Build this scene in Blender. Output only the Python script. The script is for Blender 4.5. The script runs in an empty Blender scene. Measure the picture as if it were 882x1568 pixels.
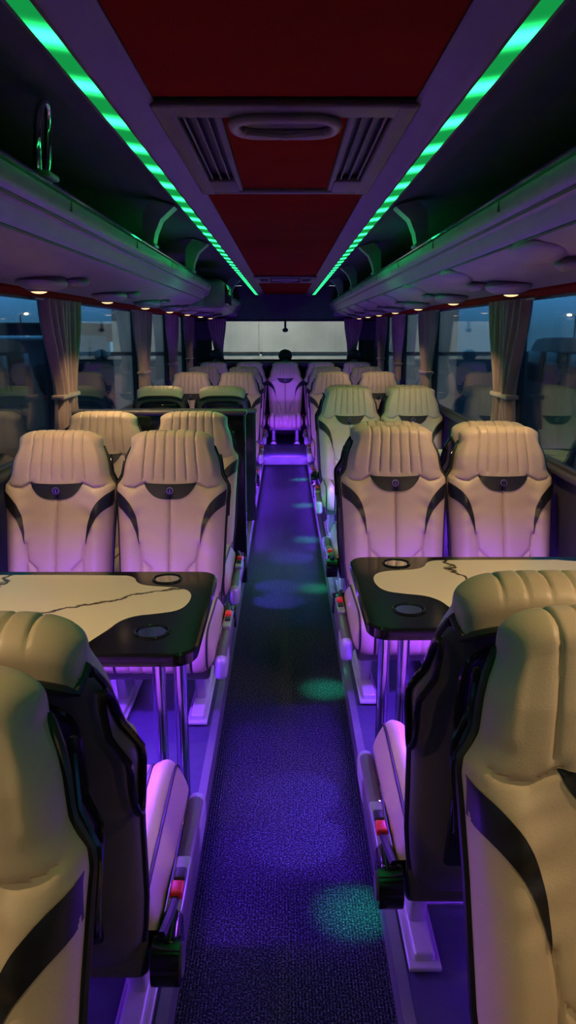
import bpy, bmesh, math, random
from mathutils import Vector, Matrix
random.seed(4)
sc = bpy.context.scene
sc.view_settings.view_transform = 'Standard'
sc.view_settings.look = 'None'
sc.view_settings.exposure = 0.0

# ------------------------------------------------------------------ materials
def mat(name, col, rough=0.5, metal=0.0, var=0.12, nscale=8.0, bump=0.0, bscale=200.0, coat=0.0, sheen=0.0, spec=0.5):
    m = bpy.data.materials.new(name); m.use_nodes = True
    nt = m.node_tree; N = nt.nodes; L = nt.links
    b = N['Principled BSDF']
    b.inputs['Roughness'].default_value = rough
    b.inputs['Metallic'].default_value = metal
    b.inputs['Specular IOR Level'].default_value = spec
    b.inputs['Coat Weight'].default_value = coat
    b.inputs['Sheen Weight'].default_value = sheen
    tc = N.new('ShaderNodeTexCoord')
    n = N.new('ShaderNodeTexNoise'); n.inputs['Scale'].default_value = nscale; n.inputs['Detail'].default_value = 4
    L.new(tc.outputs['Object'], n.inputs['Vector'])
    r = N.new('ShaderNodeValToRGB')
    r.color_ramp.elements[0].position = 0.3; r.color_ramp.elements[1].position = 0.7
    r.color_ramp.elements[0].color = (*[c*(1-var) for c in col], 1)
    r.color_ramp.elements[1].color = (*[min(1, c*(1+var)) for c in col], 1)
    L.new(n.outputs['Fac'], r.inputs['Fac']); L.new(r.outputs['Color'], b.inputs['Base Color'])
    if bump > 0:
        n2 = N.new('ShaderNodeTexNoise'); n2.inputs['Scale'].default_value = bscale; n2.inputs['Detail'].default_value = 3
        L.new(tc.outputs['Object'], n2.inputs['Vector'])
        bp = N.new('ShaderNodeBump'); bp.inputs['Strength'].default_value = bump; bp.inputs['Distance'].default_value = 0.003
        L.new(n2.outputs['Fac'], bp.inputs['Height']); L.new(bp.outputs['Normal'], b.inputs['Normal'])
    return m

def emis(name, col, s):
    m = bpy.data.materials.new(name); m.use_nodes = True
    nt = m.node_tree; nt.nodes.clear()
    e = nt.nodes.new('ShaderNodeEmission'); o = nt.nodes.new('ShaderNodeOutputMaterial')
    e.inputs[0].default_value = (*col, 1); e.inputs[1].default_value = s
    nt.links.new(e.outputs[0], o.inputs[0]); return m

M = {}
M['leather'] = mat('cream_leather', (0.53, 0.42, 0.29), 0.45, var=0.06, nscale=6, bump=0.12, bscale=260)
M['black'] = mat('black_leather', (0.012, 0.012, 0.014), 0.4, bump=0.1)
M['shell'] = mat('seat_shell_plastic', (0.10, 0.09, 0.10), 0.38, bump=0.1, bscale=400)
M['shellgloss'] = mat('gloss_black_plastic', (0.01, 0.01, 0.012), 0.12)
M['frame'] = mat('seat_frame_metal', (0.42, 0.42, 0.46), 0.35, 0.2)
M['edge'] = mat('podium_edge_metal', (0.15, 0.15, 0.18), 0.4, 0.2)
M['chrome'] = mat('chrome', (0.8, 0.8, 0.82), 0.08, 1.0, var=0.02)
M['silver'] = mat('silver_plate', (0.35, 0.35, 0.38), 0.3, 0.6)
M['red'] = mat('red_button_plastic', (0.75, 0.03, 0.03), 0.3)
M['redfab'] = mat('red_ceiling_fabric', (0.17, 0.011, 0.004), 0.95, var=0.12, nscale=5, bump=0.4, bscale=500, spec=0.05)
M['trim'] = mat('grey_ceiling_plastic', (0.088, 0.085, 0.088), 0.45, bump=0.05)
M['rack'] = mat('rack_grey_plastic', (0.16, 0.14, 0.17), 0.38, bump=0.1, bscale=350)
M['handle'] = mat('hatch_handle_plastic', (0.24, 0.23, 0.23), 0.4)
M['dark'] = mat('dark_lining', (0.045, 0.065, 0.055), 0.8, bump=0.2)
M['wall'] = mat('wall_fabric', (0.03, 0.03, 0.036), 0.85, bump=0.3)
M['pillar'] = mat('pillar_plastic', (0.05, 0.045, 0.055), 0.6)
M['curtain'] = mat('curtain_cloth', (0.26, 0.18, 0.165), 0.9, bump=0.3, bscale=500, sheen=0.2)
M['bracket'] = mat('bracket_plastic', (0.16, 0.22, 0.19), 0.35)
M['outer'] = mat('facade_plaster', (0.46, 0.47, 0.43), 0.9, var=0.35, nscale=0.7)
M['bldg'] = mat('dark_building', (0.04, 0.05, 0.06), 0.9, nscale=0.5)
M['van'] = mat('dark_car_paint', (0.03, 0.035, 0.045), 0.25, coat=0.6)
M['asphalt'] = mat('asphalt', (0.03, 0.03, 0.035), 0.7)
M['vinyl'] = mat('podium_vinyl', (0.045, 0.04, 0.10), 0.5, nscale=30, bump=0.1)
M['lampglow'] = emis('reading_lamp_lens', (1.0, 0.66, 0.33), 1.5)
M['streetglow'] = emis('street_lamp_glow', (1.0, 0.75, 0.4), 14.0)
M['litwin'] = emis('lit_shop_window', (0.35, 0.75, 1.0), 1.3)

def carpet():
    m = bpy.data.materials.new('speckled_navy_carpet'); m.use_nodes = True
    nt = m.node_tree; N = nt.nodes; L = nt.links; b = N['Principled BSDF']
    b.inputs['Roughness'].default_value = 0.95; b.inputs['Specular IOR Level'].default_value = 0.1
    tc = N.new('ShaderNodeTexCoord')
    n = N.new('ShaderNodeTexNoise'); n.inputs['Scale'].default_value = 190; n.inputs['Detail'].default_value = 2
    L.new(tc.outputs['Object'], n.inputs['Vector'])
    r = N.new('ShaderNodeValToRGB')
    e = r.color_ramp.elements
    e[0].position = 0.46; e[0].color = (0.008, 0.010, 0.021, 1)
    e[1].position = 0.80; e[1].color = (0.14, 0.15, 0.22, 1)
    L.new(n.outputs['Fac'], r.inputs['Fac']); L.new(r.outputs['Color'], b.inputs['Base Color'])
    w = N.new('ShaderNodeTexWave'); w.inputs['Scale'].default_value = 40; w.bands_direction = 'X'
    L.new(tc.outputs['Object'], w.inputs['Vector'])
    ad = N.new('ShaderNodeMath'); ad.operation = 'ADD'
    L.new(w.outputs['Fac'], ad.inputs[0]); L.new(n.outputs['Fac'], ad.inputs[1])
    bp = N.new('ShaderNodeBump'); bp.inputs['Strength'].default_value = 0.7; bp.inputs['Distance'].default_value = 0.004
    L.new(ad.outputs[0], bp.inputs['Height']); L.new(bp.outputs['Normal'], b.inputs['Normal'])
    return m
M['carpet'] = carpet()

def inlay():
    m = bpy.data.materials.new('marble_inlay'); m.use_nodes = True
    nt = m.node_tree; N = nt.nodes; L = nt.links; b = N['Principled BSDF']
    b.inputs['Roughness'].default_value = 0.15
    tc = N.new('ShaderNodeTexCoord')
    n = N.new('ShaderNodeTexNoise'); n.inputs['Scale'].default_value = 9; n.inputs['Detail'].default_value = 5
    L.new(tc.outputs['Object'], n.inputs['Vector'])
    mx = N.new('ShaderNodeMix'); mx.data_type = 'VECTOR'; mx.inputs[0].default_value = 0.12
    L.new(tc.outputs['Object'], mx.inputs[4]); L.new(n.outputs['Color'], mx.inputs[5])
    v = N.new('ShaderNodeTexVoronoi'); v.feature = 'DISTANCE_TO_EDGE'; v.inputs['Scale'].default_value = 1.9
    L.new(mx.outputs[1], v.inputs['Vector'])
    r = N.new('ShaderNodeValToRGB'); e = r.color_ramp.elements
    e[0].position = 0.006; e[0].color = (0.09, 0.06, 0.04, 1)
    e[1].position = 0.018; e[1].color = (0.86, 0.76, 0.60, 1)
    L.new(v.outputs['Distance'], r.inputs['Fac']); L.new(r.outputs['Color'], b.inputs['Base Color'])
    return m
M['inlay'] = inlay()

def led():
    m = bpy.data.materials.new('green_led_strip'); m.use_nodes = True
    nt = m.node_tree; N = nt.nodes; L = nt.links; N.clear()
    o = N.new('ShaderNodeOutputMaterial'); em = N.new('ShaderNodeEmission')
    tc = N.new('ShaderNodeTexCoord'); s = N.new('ShaderNodeSeparateXYZ')
    L.new(tc.outputs['Object'], s.inputs[0])
    mu = N.new('ShaderNodeMath'); mu.operation = 'MULTIPLY'; mu.inputs[1].default_value = 2*math.pi/0.26
    L.new(s.outputs['Y'], mu.inputs[0])
    sn = N.new('ShaderNodeMath'); sn.operation = 'SINE'; L.new(mu.outputs[0], sn.inputs[0])
    r = N.new('ShaderNodeMapRange'); r.inputs[1].default_value = -1; r.inputs[2].default_value = 1
    r.inputs[3].default_value = 0; r.inputs[4].default_value = 1
    L.new(sn.outputs[0], r.inputs[0])
    pw = N.new('ShaderNodeMath'); pw.operation = 'POWER'; pw.inputs[1].default_value = 4.5; L.new(r.outputs[0], pw.inputs[0])
    ma = N.new('ShaderNodeMath'); ma.operation = 'MULTIPLY_ADD'; ma.inputs[1].default_value = 7.0; ma.inputs[2].default_value = 0.30
    L.new(pw.outputs[0], ma.inputs[0])
    em.inputs[0].default_value = (0.02, 1.0, 0.20, 1)
    L.new(ma.outputs[0], em.inputs[1]); L.new(em.outputs[0], o.inputs[0])
    return m
M['led'] = led()

def glass(name, tint, refl, mx_=.45):
    m = bpy.data.materials.new(name); m.use_nodes = True
    nt = m.node_tree; N = nt.nodes; L = nt.links; N.clear()
    o = N.new('ShaderNodeOutputMaterial'); mx = N.new('ShaderNodeMixShader')
    t = N.new('ShaderNodeBsdfTransparent'); g = N.new('ShaderNodeBsdfGlossy')
    t.inputs[0].default_value = (*tint, 1); g.inputs['Roughness'].default_value = 0.03
    g.inputs[0].default_value = (0.9, 0.9, 0.9, 1)
    lw = N.new('ShaderNodeLayerWeight'); lw.inputs[0].default_value = 0.35
    mr = N.new('ShaderNodeMapRange'); mr.inputs[3].default_value = refl; mr.inputs[4].default_value = mx_
    L.new(lw.outputs['Fresnel'], mr.inputs[0]); L.new(mr.outputs[0], mx.inputs[0])
    L.new(t.outputs[0], mx.inputs[1]); L.new(g.outputs[0], mx.inputs[2]); L.new(mx.outputs[0], o.inputs[0])
    return m
M['glass'] = glass('tinted_glass', (0.58, 0.66, 0.72), 0.10, .5)
M['glassrear'] = glass('rear_glass', (0.85, 0.85, 0.82), 0.03)

# ------------------------------------------------------------------ mesh builder
class MB:
    def __init__(s): s.v = []; s.f = []; s.m = []; s.keys = []
    def k(s, key):
        if key not in s.keys: s.keys.append(key)
        return s.keys.index(key)
    def add(s, vs, fs, key):
        o = len(s.v); i = s.k(key)
        s.v += [tuple(p) for p in vs]
        for f in fs: s.f.append([a+o for a in f]); s.m.append(i)
    def grid(s, fn, nu, nv, key, flip=False):
        vs = [fn(i/nu, j/nv) for j in range(nv+1) for i in range(nu+1)]
        fs = []
        for j in range(nv):
            for i in range(nu):
                a = j*(nu+1)+i; q = [a, a+1, a+nu+2, a+nu+1]
                fs.append(q[::-1] if flip else q)
        s.add(vs, fs, key)
    def rbox(s, c, size, r, key, rot=None, seg=3):
        bm = bmesh.new(); bmesh.ops.create_cube(bm, size=1.0)
        for v in bm.verts: v.co = Vector((v.co.x*size[0], v.co.y*size[1], v.co.z*size[2]))
        if r > 0: bmesh.ops.bevel(bm, geom=bm.edges[:], offset=min(r, min(size)*0.49), segments=seg, affect='EDGES', profile=0.5)
        R = rot if rot else Matrix.Identity(3)
        bm.verts.index_update()
        vs = [R @ v.co + Vector(c) for v in bm.verts]; fs = [[v.index for v in f.verts] for f in bm.faces]
        bm.free(); s.add(vs, fs, key)
    def tube(s, pts, r, key, n=8, closed=False, cap=True):
        pts = [Vector(p) for p in pts]; m = len(pts); vs = []; up = None
        for i, p in enumerate(pts):
            if closed: t = pts[(i+1) % m]-pts[i-1]
            else: t = pts[min(i+1, m-1)]-pts[max(i-1, 0)]
            t.normalize()
            if up is None:
                up = t.cross(Vector((0, 0, 1)) if abs(t.z) < 0.9 else Vector((1, 0, 0))).normalized()
            up = (up - t*up.dot(t)).normalized(); w = t.cross(up)
            rr = r[i] if isinstance(r, (list, tuple)) else r
            for a in range(n):
                an = 2*math.pi*a/n; vs.append(p+up*math.cos(an)*rr+w*math.sin(an)*rr)
        fs = []
        for i in range(m if closed else m-1):
            for a in range(n):
                b = (a+1) % n; j = (i+1) % m
                fs.append([i*n+a, i*n+b, j*n+b, j*n+a])
        if not closed and cap:
            fs.append(list(range(n))[::-1]); fs.append([(m-1)*n+a for a in range(n)])
        s.add(vs, fs, key)
    def cyl(s, p0, p1, r, key, n=20, r1=None):
        s.tube([p0, p1], [r, r1 if r1 is not None else r], key, n)
    def extr(s, prof, y0, y1, key, closed=True, ny=1):
        n = len(prof); vs = []
        for j in range(ny+1):
            y = y0+(y1-y0)*j/ny; vs += [(p[0], y, p[1]) for p in prof]
        fs = []
        for j in range(ny):
            for i in range(n if closed else n-1):
                k2 = (i+1) % n; fs.append([j*n+i, j*n+k2, (j+1)*n+k2, (j+1)*n+i])
        if closed: fs.append(list(range(n))); fs.append([ny*n+i for i in range(n)][::-1])
        s.add(vs, fs, key)
    def extrx(s, prof, x0, x1, key):
        n = len(prof); vs = [(x0, p[0], p[1]) for p in prof]+[(x1, p[0], p[1]) for p in prof]
        fs = [[i, (i+1) % n, n+(i+1) % n, n+i] for i in range(n)]+[list(range(n))[::-1], [n+i for i in range(n)]]
        s.add(vs, fs, key)
    def slab(s, poly, z0, z1, key, ch=0.0):
        n = len(poly); cx = sum(p[0] for p in poly)/n; cy = sum(p[1] for p in poly)/n
        def sh(p, d):
            v = Vector((p[0]-cx, p[1]-cy)); l = v.length; v *= (l-d)/l; return (cx+v.x, cy+v.y)
        lv = [(z0, ch), (z0+ch, 0), (z1-ch, 0), (z1, ch)] if ch > 0 else [(z0, 0), (z1, 0)]
        vs = []
        for z, d in lv: vs += [(*sh(p, d), z) for p in poly]
        fs = []
        for j in range(len(lv)-1):
            for i in range(n):
                k2 = (i+1) % n; fs.append([j*n+i, j*n+k2, (j+1)*n+k2, (j+1)*n+i])
        fs.append(list(range(n))[::-1]); fs.append([(len(lv)-1)*n+i for i in range(n)])
        s.add(vs, fs, key)
    def ell(s, c, r, key, nu=20, nv=12, rot=None):
        R = rot if rot else Matrix.Identity(3)
        def fn(u, v):
            a = 2*math.pi*u; b = math.pi*v
            return R @ Vector((r[0]*math.sin(b)*math.cos(a), r[1]*math.sin(b)*math.sin(a), r[2]*math.cos(b))) + Vector(c)
        s.grid(fn, nu, nv, key)
    def mesh(s, name, shift=(0, 0, 0), smooth=True):
        me = bpy.data.meshes.new(name)
        me.from_pydata([(p[0]+shift[0], p[1]+shift[1], p[2]+shift[2]) for p in s.v], [], s.f)
        for k in s.keys: me.materials.append(M[k])
        me.polygons.foreach_set('material_index', s.m)
        bm = bmesh.new(); bm.from_mesh(me); bmesh.ops.recalc_face_normals(bm, faces=bm.faces[:]); bm.to_mesh(me); bm.free()
        if smooth:
            me.polygons.foreach_set('use_smooth', [True]*len(me.polygons))
            me.set_sharp_from_angle(angle=math.radians(38))
        me.update(); return me
    def obj(s, name, loc=(0, 0, 0), smooth=True):
        return put(s.mesh(name, (-loc[0], -loc[1], -loc[2]), smooth), name, loc)

def put(me, name, loc=(0, 0, 0), rz=0.0, scale=None):
    o = bpy.data.objects.new(name, me); sc.collection.objects.link(o)
    o.location = loc; o.rotation_euler = (0, 0, rz)
    if scale: o.scale = scale
    return o

def sst(a, b, x):
    t = max(0, min(1, (x-a)/(b-a))); return t*t*(3-2*t)
def interp(keys, z):
    if z <= keys[0][0]: return keys[0][1]
    for (a, va), (b, vb) in zip(keys, keys[1:]):
        if z <= b:
            t = (z-a)/(b-a); return va+(vb-va)*t
    return keys[-1][1]
def segd(px, pz, a, b):
    dx, dz = b[0]-a[0], b[1]-a[1]; L2 = dx*dx+dz*dz
    t = max(0, min(1, ((px-a[0])*dx+(pz-a[1])*dz)/L2))
    return math.hypot(px-a[0]-t*dx, pz-a[1]-t*dz)
def chaikin(p, it=2, closed=True):
    for _ in range(it):
        q = []
        n = len(p)
        for i in range(n if closed else n-1):
            a = p[i]; b = p[(i+1) % n]
            q += [(a[0]*.75+b[0]*.25, a[1]*.75+b[1]*.25), (a[0]*.25+b[0]*.75, a[1]*.25+b[1]*.75)]
        if not closed: q = [p[0]]+q+[p[-1]]
        p = q
    return p
def along(p, t):
    L = [0]
    for a, b in zip(p, p[1:]): L.append(L[-1]+math.hypot(b[0]-a[0], b[1]-a[1]))
    d = t*L[-1]
    for i in range(len(p)-1):
        if d <= L[i+1] or i == len(p)-2:
            k = (d-L[i])/max(1e-9, L[i+1]-L[i]); return (p[i][0]+(p[i+1][0]-p[i][0])*k, p[i][1]+(p[i+1][1]-p[i][1])*k)

# ------------------------------------------------------------------ seat
PZ = 0.08
def WK(z): return interp([(.34, .19), (.42, .203), (.5, .212), (.7, .222), (.80, .229), (.845, .233), (.868, .230), (.888, .215), (.905, .206), (.95, .199), (1.0, .189), (1.04, .178), (1.07, .168), (1.10, .16)], z)
def YB(z): return .265+(z-.42)*.26
def TH(z): return interp([(.38, .085), (.5, .100), (.62, .095), (.75, .080), (.86, .078), (.885, .079), (.91, .081), (.97, .083), (1.05, .074)], z)
SEAMS = []
def sl(*pts):
    for s in (1, -1):
        for a, b in zip(pts, pts[1:]): SEAMS.append(((a[0]*s, a[1]), (b[0]*s, b[1])))
sl((0, .40), (0, .832))
sl((.105, .885), (.15, .862), (.19, .868), (.235, .892))
sl((.122, .645), (.112, .58), (.075, .545), (.06, .46))
sl((.112, .58), (.125, .42))
PLE = [(.024, .020), (.070, .058), (.116, .098)]
def ET(u, p=4, q=.5): return max(0.0, 1-abs(u)**p)**q
def EF(u): return .86*ET(u, 10, .5)+.14*(1-u*u)
def back_y(x, z):
    w = WK(z); u = max(-1, min(1, x/w))
    T = TH(z)
    bol = .016*math.exp(-((abs(x)-.17)/.033)**2)*sst(.42, .55, z)*(1-sst(.80, .87, z))
    bol += .007*math.exp(-((abs(x)-w*.88)/.014)**2)*sst(.90, .93, z)
    T += bol
    d = min(segd(x, z, a, b) for a, b in SEAMS)
    g = .009*math.exp(-(d/.0045)**2)+.004*math.exp(-(d/.016)**2)
    g += .0022*math.sin(z*95+abs(x)*40)*math.exp(-((abs(x)-.15)/.05)**2)*sst(.60, .70, z)*(1-sst(.82, .86, z))
    if z > .885:
        k = sst(.885, .91, z)
        for xb, xt in PLE:
            xx = xb+(xt-xb)*(z-.885)/.2
            g += k*(.006*math.exp(-((abs(x)-xx)/.0030)**2)+.0022*math.exp(-((abs(x)-xx)/.010)**2))
    return YB(z) - (T-g)*EF(u)

def drop(u, z): return .034*abs(u)**4.5*sst(.95, 1.06, z)

def build_seat(side):
    mb = MB()
    NU, NF = 112, 124
    rows = []
    for j in range(NF+1): rows.append(('f', .37+(1.05-.37)*j/NF))
    for j in range(1, 11): rows.append(('t', math.pi*j/10))
    for j in range(1, 4): rows.append(('b', 1.05-.012*j))
    us = lambda a: .45*math.sin(math.pi/2*(2*a-1))+.55*(2*a-1)
    def backpt(a, r):
        u = us(a); kind, p = rows[r]
        if kind == 'f':
            x = u*WK(p); return (x, back_y(x, p), p-drop(u, p))
        Tm = TH(1.05)
        g = 0
        if kind == 't':
            z = 1.05+.042*math.sin(p); c = (-Tm+.055)/2; ry = (Tm+.055)/2
            yo = c-ry*math.cos(p); x = u*WK(1.05)
            for xb, xt in PLE:
                g += .006*math.exp(-((abs(x)-(xb+(xt-xb)*.82))/.004)**2)
            z -= g*math.sin(p)
            if p < .9: yo += g
            return (x, YB(1.05)+yo*EF(u), z-drop(u, 1.06))
        x = u*WK(1.05)
        return (x, YB(1.05)+.055*EF(u), p-drop(u, 1.06))
    NR = len(rows)-1
    mb.grid(lambda a, b: backpt(a, int(round(b*NR))), NU, NR, 'leather')
    def patch(xs, lo, hi, n=32, m=8, off=.0035):
        def fn(a, b):
            x = xs[0]+(xs[1]-xs[0])*a; z = lo(a)+(hi(a)-lo(a))*b
            return (x, back_y(x, z)-off, z-drop(max(-1, min(1, x/WK(z))), z))
        mb.grid(fn, n, m, 'black')
    patch((-.108, .108), lambda a: .884-.062*(1-abs(2*a-1)**3.2)-.001, lambda a: .887-.004*math.sin(math.pi*a))
    UP = chaikin([(.124, .640), (.127, .70), (.138, .755), (.158, .80), (.19, .832), (.2305, .853)], 2, False)
    LO = chaikin([(.124, .640), (.140, .70), (.158, .738), (.18, .765), (.205, .782), (.228, .790)], 2, False)
    for s in (1, -1):
        def fn(a, b, s=s):
            p = along(UP, a); q = along(LO, a); x = p[0]+(q[0]-p[0])*b; z = p[1]+(q[1]-p[1])*b
            return (s*x, back_y(s*x, z)-.0035, z)
        mb.grid(fn, 30, 10, 'black')
    yc = back_y(0, .857)-.006
    mb.cyl((0, yc+.004, .857), (0, yc-.004, .857), .014, 'silver', 20)
    mb.cyl((0, yc-.004, .857), (0, yc-.0055, .857), .011, 'black', 20)
    mb.rbox((0, yc-.006, .857), (.004, .002, .016), .0008, 'chrome')
    pts = []
    zs = [.38+(1.05-.38)*i/40 for i in range(41)]
    pts += [(-WK(z)*1.005, YB(z)+.004, z-drop(1, z)) for z in zs]
    pts += [(us(i/20)*WK(1.05), YB(1.04)+.062*EF(us(i/20)), 1.014-drop(us(i/20), 1.06)) for i in range(1, 20)]
    pts += [(WK(z)*1.005, YB(z)+.004, z-drop(1, z)) for z in zs[::-1]]
    mb.tube(pts, .0085, 'black', 8)
    def shell(a, b):
        u = math.sin(math.pi/2*(2*a-1)); z = .33+(1.025-.33)*b
        y = YB(z)+.002+.052*ET(u, 5, .45)*(sst(-.08, .12, b)*.6+.4)
        x = u*WK(z)*1.012
        e = (x/.15)**4+((z-.86)/.11)**4
        y -= .016*(1-sst(.7, 1.1, e))
        return (x, y, z-drop(u, z))
    mb.grid(shell, 48, 60, 'shell', True)
    def shp(x, z, o=.0):
        u = max(-1, min(1, x/(WK(z)*1.012)))
        return (x, YB(z)+.002+.052*ET(u, 5, .45)+o, z-drop(u, z))
    rim = []
    for i in range(40):
        an = 2*math.pi*i/40; cx = math.copysign(abs(math.cos(an))**.5, math.cos(an))*.155; cz = math.copysign(abs(math.sin(an))**.5, math.sin(an))*.115
        rim.append(shp(cx, .86+cz, .002))
    mb.tube(rim, .008, 'shellgloss', 8, closed=True)
    hd = []
    for i in range(25):
        t = i/24; x = -.12+.24*t; hd.append(shp(x, .95, .028*math.sin(math.pi*t)))
    mb.tube(hd, .011, 'shellgloss', 10)
    mb.rbox((0, YB(.58)+.066, .56), (.30, .022, .22), .01, 'shellgloss', Matrix.Rotation(-math.radians(14.5), 3, 'X'))
    for s in (1, -1):
        lp = []
        for i in range(32):
            an = 2*math.pi*i/32; z = .86+.125*math.sin(an)
            lp.append((s*(WK(z)+.008-.010*max(0, math.cos(an))), YB(z)+.034+.026*math.cos(an), z-drop(1, z)*.8))
        mb.tube(lp, .0065, 'shellgloss', 8, closed=True)
    path = [(.24, .38), (.22, .425), (.12, .435), (0, .442), (-.1, .452), (-.17, .458), (-.215, .455), (-.245, .44), (-.262, .415), (-.268, .38), (-.265, .34), (-.255, .305), (-.235, .288), (-.15, .28), (.2, .28)]
    P2 = []
    for i in range(len(path)-1):
        for k in range(5):
            t = k/5; P2.append((path[i][0]*(1-t)+path[i+1][0]*t, path[i][1]*(1-t)+path[i+1][1]*t))
    P2.append(path[-1])
    for _ in range(3):
        P2 = [P2[0]]+[((P2[i-1][0]+P2[i][0]+P2[i+1][0])/3, (P2[i-1][1]+P2[i][1]+P2[i+1][1])/3) for i in range(1, len(P2)-1)]+[P2[-1]]
    def cus(x, y, z):
        u = max(-1, min(1, x/.222)); E = ET(u, 7, .5)
        g = 0
        for gx in (.04, .085, .138): g += .007*math.exp(-((abs(x)-gx)/.005)**2)
        bl = .018*math.exp(-((abs(x)-.178)/.03)**2)
        my, mz = y*.92, .365
        up = sst(.36, .43, z) if z > .36 else 0
        fr = 1-sst(-.25, -.2, y)
        return (x, my+(y-my)*E + fr*(g-bl*.5), mz+(z-mz)*E + up*(bl-g))
    def cf(a, b):
        u = math.sin(math.pi/2*(2*a-1)); y, z = P2[int(round(b*(len(P2)-1)))]
        return cus(u*.222, y, z)
    mb.grid(cf, 72, len(P2)-1, 'leather', True)
    for s in (1, -1):
        for gx, mt, rr_ in ((.138, 'black', .0055), (.196, 'black', .004)):
            ln = [cus(s*gx, y, z) for y, z in P2[3:60]]
            mb.tube([(p[0], p[1]-(.002 if p[1] < -.2 else 0), p[2]+.003) for p in ln], rr_, mt, 6)
    mb.rbox((0, .0, .285), (.40, .46, .05), .015, 'shell')
    mb.rbox((0, .245, .37), (.41, .05, .16), .02, 'shell')
    for s in (1, -1):
        mb.rbox((s*.15, .0, .105), (.05, .44, .03), .008, 'frame')
        mb.rbox((s*.15, -.06, .19), (.04, .10, .19), .01, 'frame', Matrix.Rotation(math.radians(18), 3, 'X'))
        mb.rbox((s*.15, .10, .19), (.04, .08, .19), .01, 'frame', Matrix.Rotation(-math.radians(16), 3, 'X'))
        mb.rbox((s*.15, .0, .094), (.075, .48, .012), .004, 'frame')
    if side:
        s = side
        mb.rbox((s*.243, -.02, .325), (.042, .44, .075), .02, 'shell')
        mb.rbox((s*.243, -.18, .315), (.046, .16, .09), .022, 'frame')
        mb.rbox((s*.245, .10, .366), (.034, .17, .02), .006, 'silver')
        mb.rbox((s*.245, .13, .381), (.026, .04, .02), .005, 'red')
        mb.rbox((s*.245, .08, .379), (.024, .035, .012), .004, 'black')
        mb.rbox((s*.243, .215, .335), (.044, .10, .09), .03, 'shellgloss', seg=5)
        mb.cyl((s*.215, .25, .325), (s*.268, .25, .325), .046, 'shellgloss', 28)
        mb.cyl((s*.266, .25, .325), (s*.272, .25, .325), .03, 'shell', 24)
        mb.tube([(s*.232, .25, .38), (s*.24, .20, .38), (s*.244, .14, .375)], .009, 'black', 6)
    else:
        mb.rbox((.236, .08, .39), (.02, .05, .06), .006, 'black'); mb.rbox((.236, .08, .425), (.018, .03, .014), .004, 'red')
    return mb.mesh('coach_seat', (0, 0, -PZ))

SEAT = {s: build_seat(s) for s in (1, -1, 0)}
XW = .945
def seat_pair(xs, yo, away=False, XA=.476):
    for X, aisle in ((XA, True), (XW, False)):
        sd = 0
        if aisle: sd = (-xs) if not away else xs
        put(SEAT[sd], 'coach_seat', (xs*X, yo, PZ), math.pi if away else 0)
seat_pair(-1, .465, False, .478); seat_pair(-1, 1.49, True, .468)
seat_pair(1, .675, False, .50); seat_pair(1, 1.69, True, .466)
LEFT = [(2.81, 0), (3.59, 0), (6.30, 1), (7.42, 0), (8.65, 0)]
RIGHT = [(2.97, 0), (3.98, 1), (5.38, 0), (6.40, 1), (7.50, 0), (8.65, 0)]
for y, a in LEFT: seat_pair(-1, y, bool(a))
for y, a in RIGHT: seat_pair(1, y, bool(a))
for x in (-.95, -.475, 0, .475, .95): put(SEAT[0], 'coach_seat', (x, 9.95, PZ))

# ------------------------------------------------------------------ table
def rr(x0, x1, y0, y1, r, n=8):
    out = []
    for cx, cy, a0 in ((x1-r, y1-r, 0), (x0+r, y1-r, 90), (x0+r, y0+r, 180), (x1-r, y0+r, 270)):
        for i in range(n+1):
            a = math.radians(a0+90*i/n); out.append((cx+r*math.cos(a), cy+r*math.sin(a)))
    return out
def table(s, y0, depth=.645, x0=.215):
    mb = MB(); x1 = 1.20; e0 = x0-.215
    poly = [(s*p[0], p[1]) for p in rr(x0, x1, 0, depth, .055)]
    mb.slab(poly, .715, .75, 'shellgloss', .006)
    q = [(.93-e0, .605), (.30, .605), (.255, .585), (.235, .52), (.19, .495), (.10, .485), (.06, .44), (.055, .36), (.075, .29), (.13, .265), (.19, .25), (.225, .21), (.24, .15), (.26, .10), (.28, .04), (.93-e0, .04)]
    q = chaikin([(s*(x0+a), b) for a, b in q], 2)
    vs = [(a, b*depth/.645, .7512) for a, b in q]
    mb.add(vs, [list(range(len(vs)))], 'inlay')
    for px, py in ((.125, .135), (.15, .565)):
        c = (s*(x0+px), py*depth/.645)
        ring = [(c[0]+.043*math.cos(2*math.pi*i/32), c[1]+.043*math.sin(2*math.pi*i/32), .751) for i in range(32)]
        mb.tube(ring, .004, 'shellgloss', 8, closed=True)
        mb.cyl((c[0], c[1], .7502), (c[0], c[1], .7514), .036, 'chrome', 32)
    for lx in (.30, .36):
        mb.cyl((s*(lx+e0), depth*.5, PZ), (s*(lx+e0), depth*.5, .716), .019, 'chrome', 20)
    mb.rbox((s*(.33+e0), depth*.5, PZ+.008), (.16, .12, .014), .005, 'chrome')
    mb.rbox((s*(.33+e0), depth*.5, .707), (.16, .14, .016), .005, 'silver')
    mb.rbox((s*.78, depth-.05, .709), (.6, .025, .012), .004, 'silver')
    mb.obj('folding_table', (s*.7, 0, PZ)).location.y = y0
table(-1, 1.705); table(1, 1.865); table(1, 4.34, .62, .46); table(-1, 6.52, .5, .46)

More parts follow.
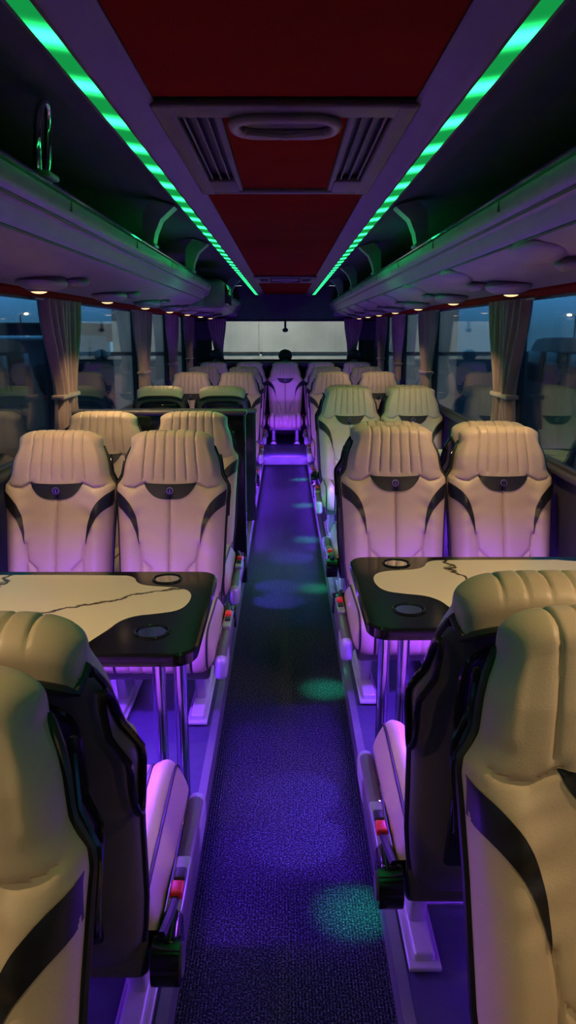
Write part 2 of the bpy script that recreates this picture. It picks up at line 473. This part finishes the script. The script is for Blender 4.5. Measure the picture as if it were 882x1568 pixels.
# ------------------------------------------------------------------ shell of the coach
Y0, Y1 = -1.3, 10.8
b = MB(); b.rbox((0, (Y0+8.7)/2, -.03), (.51, 8.7-Y0, .06), 0, 'carpet'); b.obj('floor')
for s, nm in ((-1, 'left'), (1, 'right')):
    b = MB(); b.rbox((s*.7375, (Y0+Y1)/2, .01), (.965, Y1-Y0, .14), 0, 'vinyl'); b.obj('floor_podium_'+nm)
    b = MB(); b.extr([(s*.249, 0.0), (s*.249, .083), (s*.275, .083), (s*.275, .0805), (s*.2545, .079), (s*.2545, 0)], Y0, 8.7, 'edge'); b.obj('trim_podium_'+nm, smooth=False)
b = MB(); b.rbox((0, 9.76, .01), (.508, 2.08, .138), 0, 'vinyl'); b.rbox((0, 8.71, .04), (.508, .02, .09), .004, 'frame'); b.obj('floor_rear_step', smooth=False)

PIL = [-.2, 1.95, 4.15, 6.5, 8.2, 9.6]
for s, nm in ((-1, 'left'), (1, 'right')):
    b = MB()
    b.rbox((s*1.25, (Y0+Y1)/2, .44), (.06, Y1-Y0, .90), 0, 'wall')
    b.rbox((s*1.25, (Y0+Y1)/2, 1.86), (.06, Y1-Y0, .40), 0, 'wall')
    b.rbox((s*1.215, (Y0+Y1)/2, .885), (.04, Y1-Y0, .03), .01, 'pillar')
    for p in PIL+[10.7]: b.rbox((s*1.235, p, 1.27), (.05, .13, .80), .015, 'pillar')
    b.obj('wall_'+nm)
    b = MB()
    b.extr([(s*1.06, 1.66), (s*1.055, 1.695), (s*1.10, 1.70), (s*1.215, 1.70), (s*1.215, 1.655)], Y0, Y1, 'redfab'); b.obj('trim_window_header_'+nm, smooth=False)
k = 1
for s in (-1, 1):
    edges = [Y0]+PIL+[10.7]
    for a, c in zip(edges, edges[1:]):
        b = MB(); b.rbox((s*1.245, (a+c)/2, 1.28), (.006, c-a-.12, .78), 0, 'glass')
        for z in (.905, 1.655): b.rbox((s*1.24, (a+c)/2, z), (.03, c-a-.1, .02), .005, 'pillar')
        b.obj('window_%d' % k, (s*1.245, (a+c)/2, 1.28)); k += 1

b = MB()
b.rbox((0, Y1+.03, .55), (2.5, .06, 1.10), 0, 'wall')
b.rbox((0, Y1+.03, 1.85), (2.5, .06, .46), 0, 'dark')
for s in (-1, 1): b.rbox((s*1.14, Y1+.03, 1.36), (.26, .06, .56), 0, 'wall')
b.obj('wall_back')
b = MB(); b.rbox((0, Y1+.03, 1.36), (2.02, .008, .54), 0, 'glassrear')
b.rbox((0, Y1-.005, 1.625), (2.02, .02, .02), .004, 'pillar'); b.rbox((0, Y1-.005, 1.10), (2.02, .02, .02), .004, 'pillar')
b.obj('window_%d' % k)
b = MB(); b.rbox((0, 10.62, 1.055), (2.36, .3, .05), .01, 'wall'); b.rbox((0, 10.6, .6), (2.3, .05, .9), 0, 'wall'); b.obj('rear_parcel_shelf')
for x in (-.93, 0, .93):
    b = MB(); b.ell((x, 10.60, 1.165), (.095, .05, .085), 'black'); b.cyl((x, 10.60, 1.082), (x, 10.60, 1.12), .05, 'shell'); b.obj('shelf_speaker', (x, 10.60, 1.165))
b = MB(); b.ell((0, 10.72, 1.50), (.04, .04, .03), 'black'); b.rbox((0, 10.74, 1.56), (.03, .03, .12), .008, 'black'); b.obj('reversing_camera', (0, 10.72, 1.52))
b = MB(); b.rbox((0, Y0-.03, 1.0), (2.5, .06, 2.2), 0, 'wall'); b.obj('wall_front')

# ceiling
b = MB()
for a, c in ((Y0, .9), (.91, 1.76), (2.85, 4.40), (4.41, 5.8), (5.81, 7.15), (8.0, 9.3), (9.31, Y1)):
    b.rbox((0, (a+c)/2, 1.985), (.60, c-a, .025), .006, 'redfab')
b.rbox((0, (Y0+Y1)/2, 2.01), (.7, Y1-Y0, .02), 0, 'dark')
b.obj('ceiling')
for s, nm in ((-1, 'left'), (1, 'right')):
    b = MB()
    prof = [(.42, 2.03), (.275, 2.0), (.275, 1.968), (.285, 1.962), (.30, 1.960), (.325, 1.938), (.338, 1.933), (.348, 1.937), (.352, 1.953), (.36, 1.962), (.40, 1.968), (.43, 1.985), (.43, 2.0)]
    b.extr([(s*x, z) for x, z in prof], Y0, Y1, 'trim'); b.obj('trim_ceiling_rail_'+nm)
    b = MB()
    b.extr([(s*x, z) for x, z in [(.356, 1.951), (.398, 1.957), (.396, 1.965), (.355, 1.960)]], Y0+.05, 10.6, 'led'); b.obj('green_led_strip', smooth=False)
    b = MB()
    prof = [(.42, 2.0), (.47, 2.05), (.6, 2.085), (.9, 2.07), (1.1, 1.98), (1.215, 1.85), (1.217, 1.75), (1.219, 1.75), (1.219, 1.87), (1.12, 2.0), (.9, 2.10), (.6, 2.11), (.42, 2.05)]
    b.extr([(s*x, z) for x, z in prof], Y0, Y1, 'dark'); b.obj('ceiling_cove_'+nm)

def rack(s, y0, y1):
    b = MB()
    prof = [(.612, 1.866), (.600, 1.862), (.588, 1.845), (.590, 1.822), (.604, 1.800), (.622, 1.792), (.630, 1.785), (.640, 1.758), (.68, 1.725), (.74, 1.700), (.82, 1.682), (.92, 1.672), (1.04, 1.668), (1.05, 1.705), (1.21, 1.705), (1.21, 1.74), (1.0, 1.745), (.78, 1.76), (.67, 1.79), (.635, 1.83), (.626, 1.860)]
    b.extr([(s*x, z) for x, z in prof], y0, y1, 'rack')
    b.tube([(s*.612, y0+.01, 1.796), (s*.612, y1-.01, 1.796)], .005, 'black', 6)
    b.tube([(s*.610, y0+.01, 1.868), (s*.610, y1-.01, 1.868)], .008, 'chrome', 8)
    b.tube([(s*.66, y0+.01, 1.740), (s*.66, y1-.01, 1.740)], .004, 'black', 6)
    y = y0+.6
    while y < y1-.1:
        b.rbox((s*.5895, y, 1.832), (.006, .018, .03), .003, 'black'); y += .97
    if s > 0:
        y = y0+.35
        while y < y1-.3:
            b.ell((s*.712, y, 1.718), (.062, .20, .026), 'rack', 24, 12, Matrix.Rotation(.38, 3, 'Y'))
            y += 1.06
    for yy in (y0, y1):
        b.rbox((s*.93, yy, 1.725), (.56, .03, .09), .012, 'rack')
        b.ell((s*.63, yy, 1.82), (.035, .03, .055), 'rack')
    b.obj('luggage_rack', (s*.9, (y0+y1)/2, 1.75))
rack(-1, Y0+.05, 6.35); rack(-1, 7.9, 10.7); rack(1, Y0+.05, 10.7)
b = MB(); b.rbox((-.86, 7.35, 1.80), (.66, .86, .26), .05, 'rack', seg=5)
b.rbox((-.525, 7.35, 1.81), (.012, .7, .17), .02, 'shellgloss'); b.rbox((-.51, 7.35, 1.85), (.02, .12, .02), .008, 'chrome')
b.obj('overhead_cabinet', (-.86, 7.35, 1.8))
def bracket(s, y):
    b = MB()
    pr = [(.50, 2.045), (.60, 2.075), (.645, 2.02), (.65, 1.95), (.65, 1.87), (.605, 1.87), (.592, 1.93), (.565, 1.99)]
    pr = [(s*x, z) for x, z in pr]
    b.extr(pr, y-.05, y+.05, 'bracket')
    b.rbox((s*.622, y, 1.878), (.06, .13, .018), .008, 'bracket')
    b.obj('rack_bracket', (s*.6, y, 1.95))
for s, y in ((-1, 3.75), (-1, 5.3), (1, 3.75), (1, 5.5), (1, 7.3), (1, .6), (-1, 9.0), (1, 9.0)): bracket(s, y)
b = MB()
lp = []
for i in range(36):
    a = 2*math.pi*i/36; lp.append((-.615+.012*math.sin(a), 2.12+.045*math.cos(a), 1.968+.09*math.copysign(abs(math.sin(a))**.7, math.sin(a))))
b.tube(lp, .010, 'chrome', 10, closed=True); b.rbox((-.615, 2.12, 1.884), (.05, .09, .016), .006, 'bracket'); b.obj('grab_loop', (-.615, 2.12, 1.95))

def hatch(y0, y1):
    b = MB(); z = 1.967
    b.rbox((0, y0+.045, z), (.56, .09, .022), .008, 'trim')
    b.rbox((0, y1-.02, z), (.56, .04, .022), .008, 'trim')
    for s in (-1, 1):
        b.rbox((s*.262, (y0+y1)/2, z), (.05, y1-y0, .024), .008, 'trim')
        b.rbox((s*.152, (y0+y1)/2, z+.003), (.02, y1-y0-.06, .018), .006, 'trim')
        b.rbox((s*.205, y1-.12, z), (.10, .2, .02), .006, 'trim')
        for k2 in range(3):
            b.rbox((s*(.178+.026*k2), y0+.46, z+.003), (.006, .74, .018), .002, 'trim', Matrix.Rotation(s*.4, 3, 'Y'))
        b.rbox((s*.205, y0+.46, z+.016), (.09, .8, .006), 0, 'black')
    b.rbox((0, (y0+y1)/2, 1.98), (.30, y1-y0-.05, .02), .004, 'redfab')
    ring = [(p[0], p[1], z-.017) for p in rr(-.115, .115, y0+.055, y0+.20, .06)]
    b.tube(ring, .013, 'handle', 10, closed=True)
    b.slab(rr(-.10, .10, y0+.07, y0+.19, .05), z-.008, z+.004, 'handle')
    b.tube([(-.09, y0+.15, z-.026), (0, y0+.165, z-.03), (.09, y0+.15, z-.026)], .009, 'handle', 8)
    b.obj('roof_hatch', (0, (y0+y1)/2, z))
hatch(1.77, 2.84); hatch(7.16, 7.99)

def lamp(s, y, en):
    b = MB()
    b.ell((s*.875, y, 1.668), (.085, .15, .032), 'rack', 28, 14)
    b.ell((s*.885, y-.01, 1.647), (.048, .06, .016), 'pillar')
    b.ell((s*.885, y-.012, 1.638), (.030, .034, .011), 'lampglow')
    b.ell((s*.80, y+.18, 1.682), (.045, .10, .026), 'shell')
    b.obj('reading_lamp', (s*.875, y, 1.66))
    l = bpy.data.lights.new('reading_lamp_beam', 'SPOT'); l.energy = en; l.color = (1.0, .67, .36)
    l.spot_size = math.radians(112); l.spot_blend = .6; l.shadow_soft_size = .015
    o = bpy.data.objects.new('reading_lamp_beam', l); sc.collection.objects.link(o)
    o.location = (s*.87, y-.02, 1.61)
    d = Vector((-s*.12, .3, -1)).normalized(); o.rotation_euler = d.to_track_quat('-Z', 'Y').to_euler()
def en_(y): return 17 if y < 5 else (10 if y < 8 else 2.5)
for y in (-.3, .75, 1.8, 2.89, 3.98, 5.05, 6.1, 7.2, 8.3, 9.4): lamp(-1, y, en_(y))
for y in (-.1, .95, 2.05, 3.14, 4.2, 5.3, 6.4, 7.5, 8.5, 9.5): lamp(1, y, en_(y))

def curtain(s, y, w=.30, rear=False):
    b = MB()
    def fn(a, c):
        z = 1.652-(1.652-1.0)*c
        ww = w*(1-.52*sst(0, .72, c)+.16*sst(.75, 1, c))
        yy = (a-.5)*ww*1.24
        off = .028*math.sin(a*2*math.pi*7+.6*math.sin(c*4))*(1-.25*c)+.008*math.sin(a*11+c*3)
        if rear: return (s*(.93-yy*.8-.03*c), 10.755+off*.4, z if z > 1.10 else 1.10)
        return (s*(1.172+off), y+yy+.02*math.sin(c*3), z)
    b.grid(fn, 120, 30, 'curtain')
    if not rear:
        b.rbox((s*1.175, y+.02, 1.16), (.07, w*.66, .025), .01, 'curtain')
        b.tube([(s*1.18, y-.4, 1.648), (s*1.18, y+.4, 1.648)], .008, 'silver', 8)
    b.obj('window_curtain', (s*1.175 if not rear else s*.93, y, 1.3))
for p in PIL:
    curtain(-1, p, .50); curtain(1, p, .50)
curtain(-1, 10.7, .26, True); curtain(1, 10.7, .26, True)

b = MB()
b.rbox((-.71, 4.24, .57), (.98, .04, .98), .012, 'shellgloss')
b.rbox((-.71, 4.24, 1.06), (1.0, .07, .03), .012, 'shell')
b.tube([(-.24, 4.29, .2), (-.24, 4.30, .95), (-.26, 4.30, 1.02), (-1.1, 4.30, 1.02)], .014, 'chrome', 10)
b.obj('stairwell_partition', (-.71, 4.24, PZ))
b = MB()
b.rbox((-.71, 5.72, .50), (.98, .04, .84), .012, 'shellgloss'); b.rbox((-.71, 5.72, .92), (1.0, .06, .03), .012, 'shell')
b.obj('stairwell_partition', (-.71, 5.72, PZ))

# ------------------------------------------------------------------ outside
b = MB(); b.rbox((0, 10, -.95), (160, 160, .1), 0, 'asphalt'); b.obj('ground_outside')
b = MB(); b.rbox((0, 16.2, 1.2), (7, .4, 4.2), 0, 'outer')
for x in (-3, -.5, 2): b.rbox((x, 15.98, 1.3), (.05, .05, 4.0), 0, 'outer')
b.rbox((0, 15.98, 1.05), (7, .05, .04), 0, 'bldg')
b.obj('rear_building_facade', smooth=False)
for x, y, w, d, h in ((-15, 9, 4, 9, 2.25), (-19, 24, 6, 10, 2.6), (16, 12, 4, 9, 2.2), (20, 28, 6, 10, 2.8), (-12, 38, 6, 8, 2.6)):
    b = MB(); b.rbox((x, y, h/2-.9), (w, d, h), 0, 'bldg'); b.rbox((x, y, h-.85), (w+.3, d+.3, .12), 0, 'bldg')
    for k2 in range(4): b.rbox((x-math.copysign(w/2, x), y-d/2+.9+k2*d/4, h*.6-.9), (.1, .8, .5), 0, 'litwin' if k2 % 2 else 'shellgloss')
    b.obj('neighbouring_building', (x, y, 0), smooth=False)
def van(x, y):
    b = MB(); s = math.copysign(1, x)
    pr = chaikin([(-2.5, -.55), (2.4, -.55), (2.5, .2), (2.0, .45), (1.3, 1.25), (.9, 1.38), (-2.2, 1.38), (-2.5, 1.2)], 2)
    b.extrx([(y+p[0], p[1]) for p in pr], x-.95, x+.95, 'van')
    for wy, wl in ((1.1, .9), (0, 1.0), (-1.3, 1.2)):
        b.rbox((x-s*.96, y+wy-.1, .85), (.02, wl, .55), .008, 'shellgloss')
    for wy in (-1.6, 1.6):
        b.cyl((x-s*.99, y+wy, -.57), (x-s*.75, y+wy, -.57), .33, 'black', 24); b.cyl((x-s*1.0, y+wy, -.57), (x-s*.98, y+wy, -.57), .2, 'silver', 20)
    b.rbox((x-s*.6, y-2.5, .1), (.3, .05, .2), .02, 'red')
    b.obj('parked_van', (x, y, -.9))
van(-5.2, 11.5); van(-5.4, 18.5); van(5.6, 13.5); van(5.2, 7.2)
for x, y, h in ((-8.5, 12, 1.9), (-9.5, 21, 2.1), (9, 13, 1.85), (9.5, 17, 1.8), (10, 22, 1.9), (11, 30, 2.0), (-11, 33, 2.1)):
    b = MB(); b.tube([(x, y, -.9), (x, y, h), (x-math.copysign(.2, x), y, h+.1)], .03, 'pillar', 8)
    b.ell((x-math.copysign(.25, x), y, h+.06), (.10, .06, .05), 'streetglow'); b.obj('street_lamp', (x, y, -.9))

w = bpy.data.worlds.new('dusk_sky'); sc.world = w; w.use_nodes = True
nt = w.node_tree; N = nt.nodes; L = nt.links
bg = N['Background']; tc = N.new('ShaderNodeTexCoord'); sx = N.new('ShaderNodeSeparateXYZ'); rp = N.new('ShaderNodeValToRGB')
L.new(tc.outputs['Generated'], sx.inputs[0]); L.new(sx.outputs['Z'], rp.inputs[0]); L.new(rp.outputs[0], bg.inputs[0])
e = rp.color_ramp.elements
e[0].position = 0.0; e[0].color = (.07, .20, .31, 1); e[1].position = 1; e[1].color = (.02, .06, .12, 1)
n1 = e.new(.05); n1.color = (.11, .42, .78, 1); n2 = e.new(.3); n2.color = (.04, .15, .32, 1)
bg.inputs[1].default_value = 1.8

# ------------------------------------------------------------------ lights
def light(kind, name, loc, col, en, size=.03, size_y=None, d=None, spot=None, square=False, blend=.5):
    l = bpy.data.lights.new(name, kind); l.energy = en; l.color = col
    if kind == 'AREA':
        l.shape = 'RECTANGLE'; l.size = size; l.size_y = size_y or size
    else: l.shadow_soft_size = size
    if spot: l.spot_size = math.radians(spot); l.spot_blend = blend; l.use_square = square
    o = bpy.data.objects.new(name, l); sc.collection.objects.link(o); o.location = loc
    if d: o.rotation_euler = Vector(d).normalized().to_track_quat('-Z', 'Y').to_euler()
    return o
PUR = (.22, .04, 1.0)
for s, y in ((-1, 2.32), (1, 2.48), (1, 4.93), (-1, 6.98)):
    light('AREA', 'table_led_strip', (s*.76, y, .695), PUR, 24, .64, .02, (0, .06, -1))
for s, y in ((-1, 1.90), (1, 2.06)):
    light('AREA', 'table_led_strip', (s*.70, y, .695), PUR, 20, .64, .02, (0, -.5, -.8))
for s, rows in ((-1, [1.25, 3.15, 3.95, 5.0, 7.0, 8.0]), (1, [1.42, 3.3, 4.7, 5.9, 7.0, 8.1])):
    for y in rows:
        light('POINT', 'underseat_led', (s*.72, y, .20), PUR, 6, .015)
for s in (-1, 1):
    light('AREA', 'podium_edge_led', (s*.247, 6.9, .05), PUR, 18, 3.4, .015, (-s*1, 0, .3))
    light('AREA', 'window_sill_led', (s*1.19, 3.0, .905), PUR, 3.5 if s < 0 else 1.2, .015, 8.0, (-s*.35, 0, 1))  # added uplight that tints the rack undersides violet, not a sill fitting
light('AREA', 'rear_step_led', (0, 8.75, .12), PUR, 18, .4, .03, (0, 1, .15))  # added violet fill aimed at the rear centre seat, not a step lamp
light('SPOT', 'rear_ceiling_mood_led', (0, 9.2, 1.93), PUR, 75, .01, d=(0, .50, -1), spot=44)  # added violet spot to colour the rear centre seat, no real ceiling lamp
GR = (.01, 1.0, .22)
for s in (-1, 1):
    light('AREA', 'green_cove_led', (s*.402, 4.7, 1.957), GR, 36, .015, 11.5, (s*.85, 0, -.5))
for y, x in ((1.74, .20), (3.04, .19), (4.37, .2), (5.46, .18), (6.6, .18), (7.8, .18)):
    light('SPOT', 'aisle_green_footlight', (x+.02, y, .27), (.02, 1.0, .34), 10, .008, d=(-.14, 0, -1), spot=50, blend=1.0)
for x, y, sp, en in ((.235, 2.27, 38, 13), (.235, 2.04, 38, 13), (.235, 1.70, 38, 12), (.235, 1.45, 38, 12), (-.235, 3.55, 38, 17), (-.235, 3.80, 38, 17), (-.235, 4.15, 38, 17), (-.235, 4.40, 38, 17), (.235, 5.0, 40, 14), (-.235, 6.1, 40, 14)):
    light('SPOT', 'aisle_violet_footlight', (x, y, .36), (.17, .09, 1.0), en, .006, d=(-x*2.1, 0, -1), spot=sp, square=True, blend=.2)  # added square spots that shape violet light patches on the carpet, not real footlights
light('AREA', 'yard_floodlight', (0, 12.6, 4.2), (1.0, .95, .84), 220, 3, 1, (0, .8, -.65))  # added unseen light to brighten the facade behind the rear window

# ------------------------------------------------------------------ camera
cam = bpy.data.cameras.new('camera'); cam.sensor_fit = 'VERTICAL'; cam.sensor_height = 36; cam.lens = 27.05; cam.clip_start = .02
co = bpy.data.objects.new('camera', cam); sc.collection.objects.link(co)
co.location = (0, 0, 1.5); co.rotation_euler = (math.radians(90-13.3), 0, math.radians(-.2))
sc.camera = co
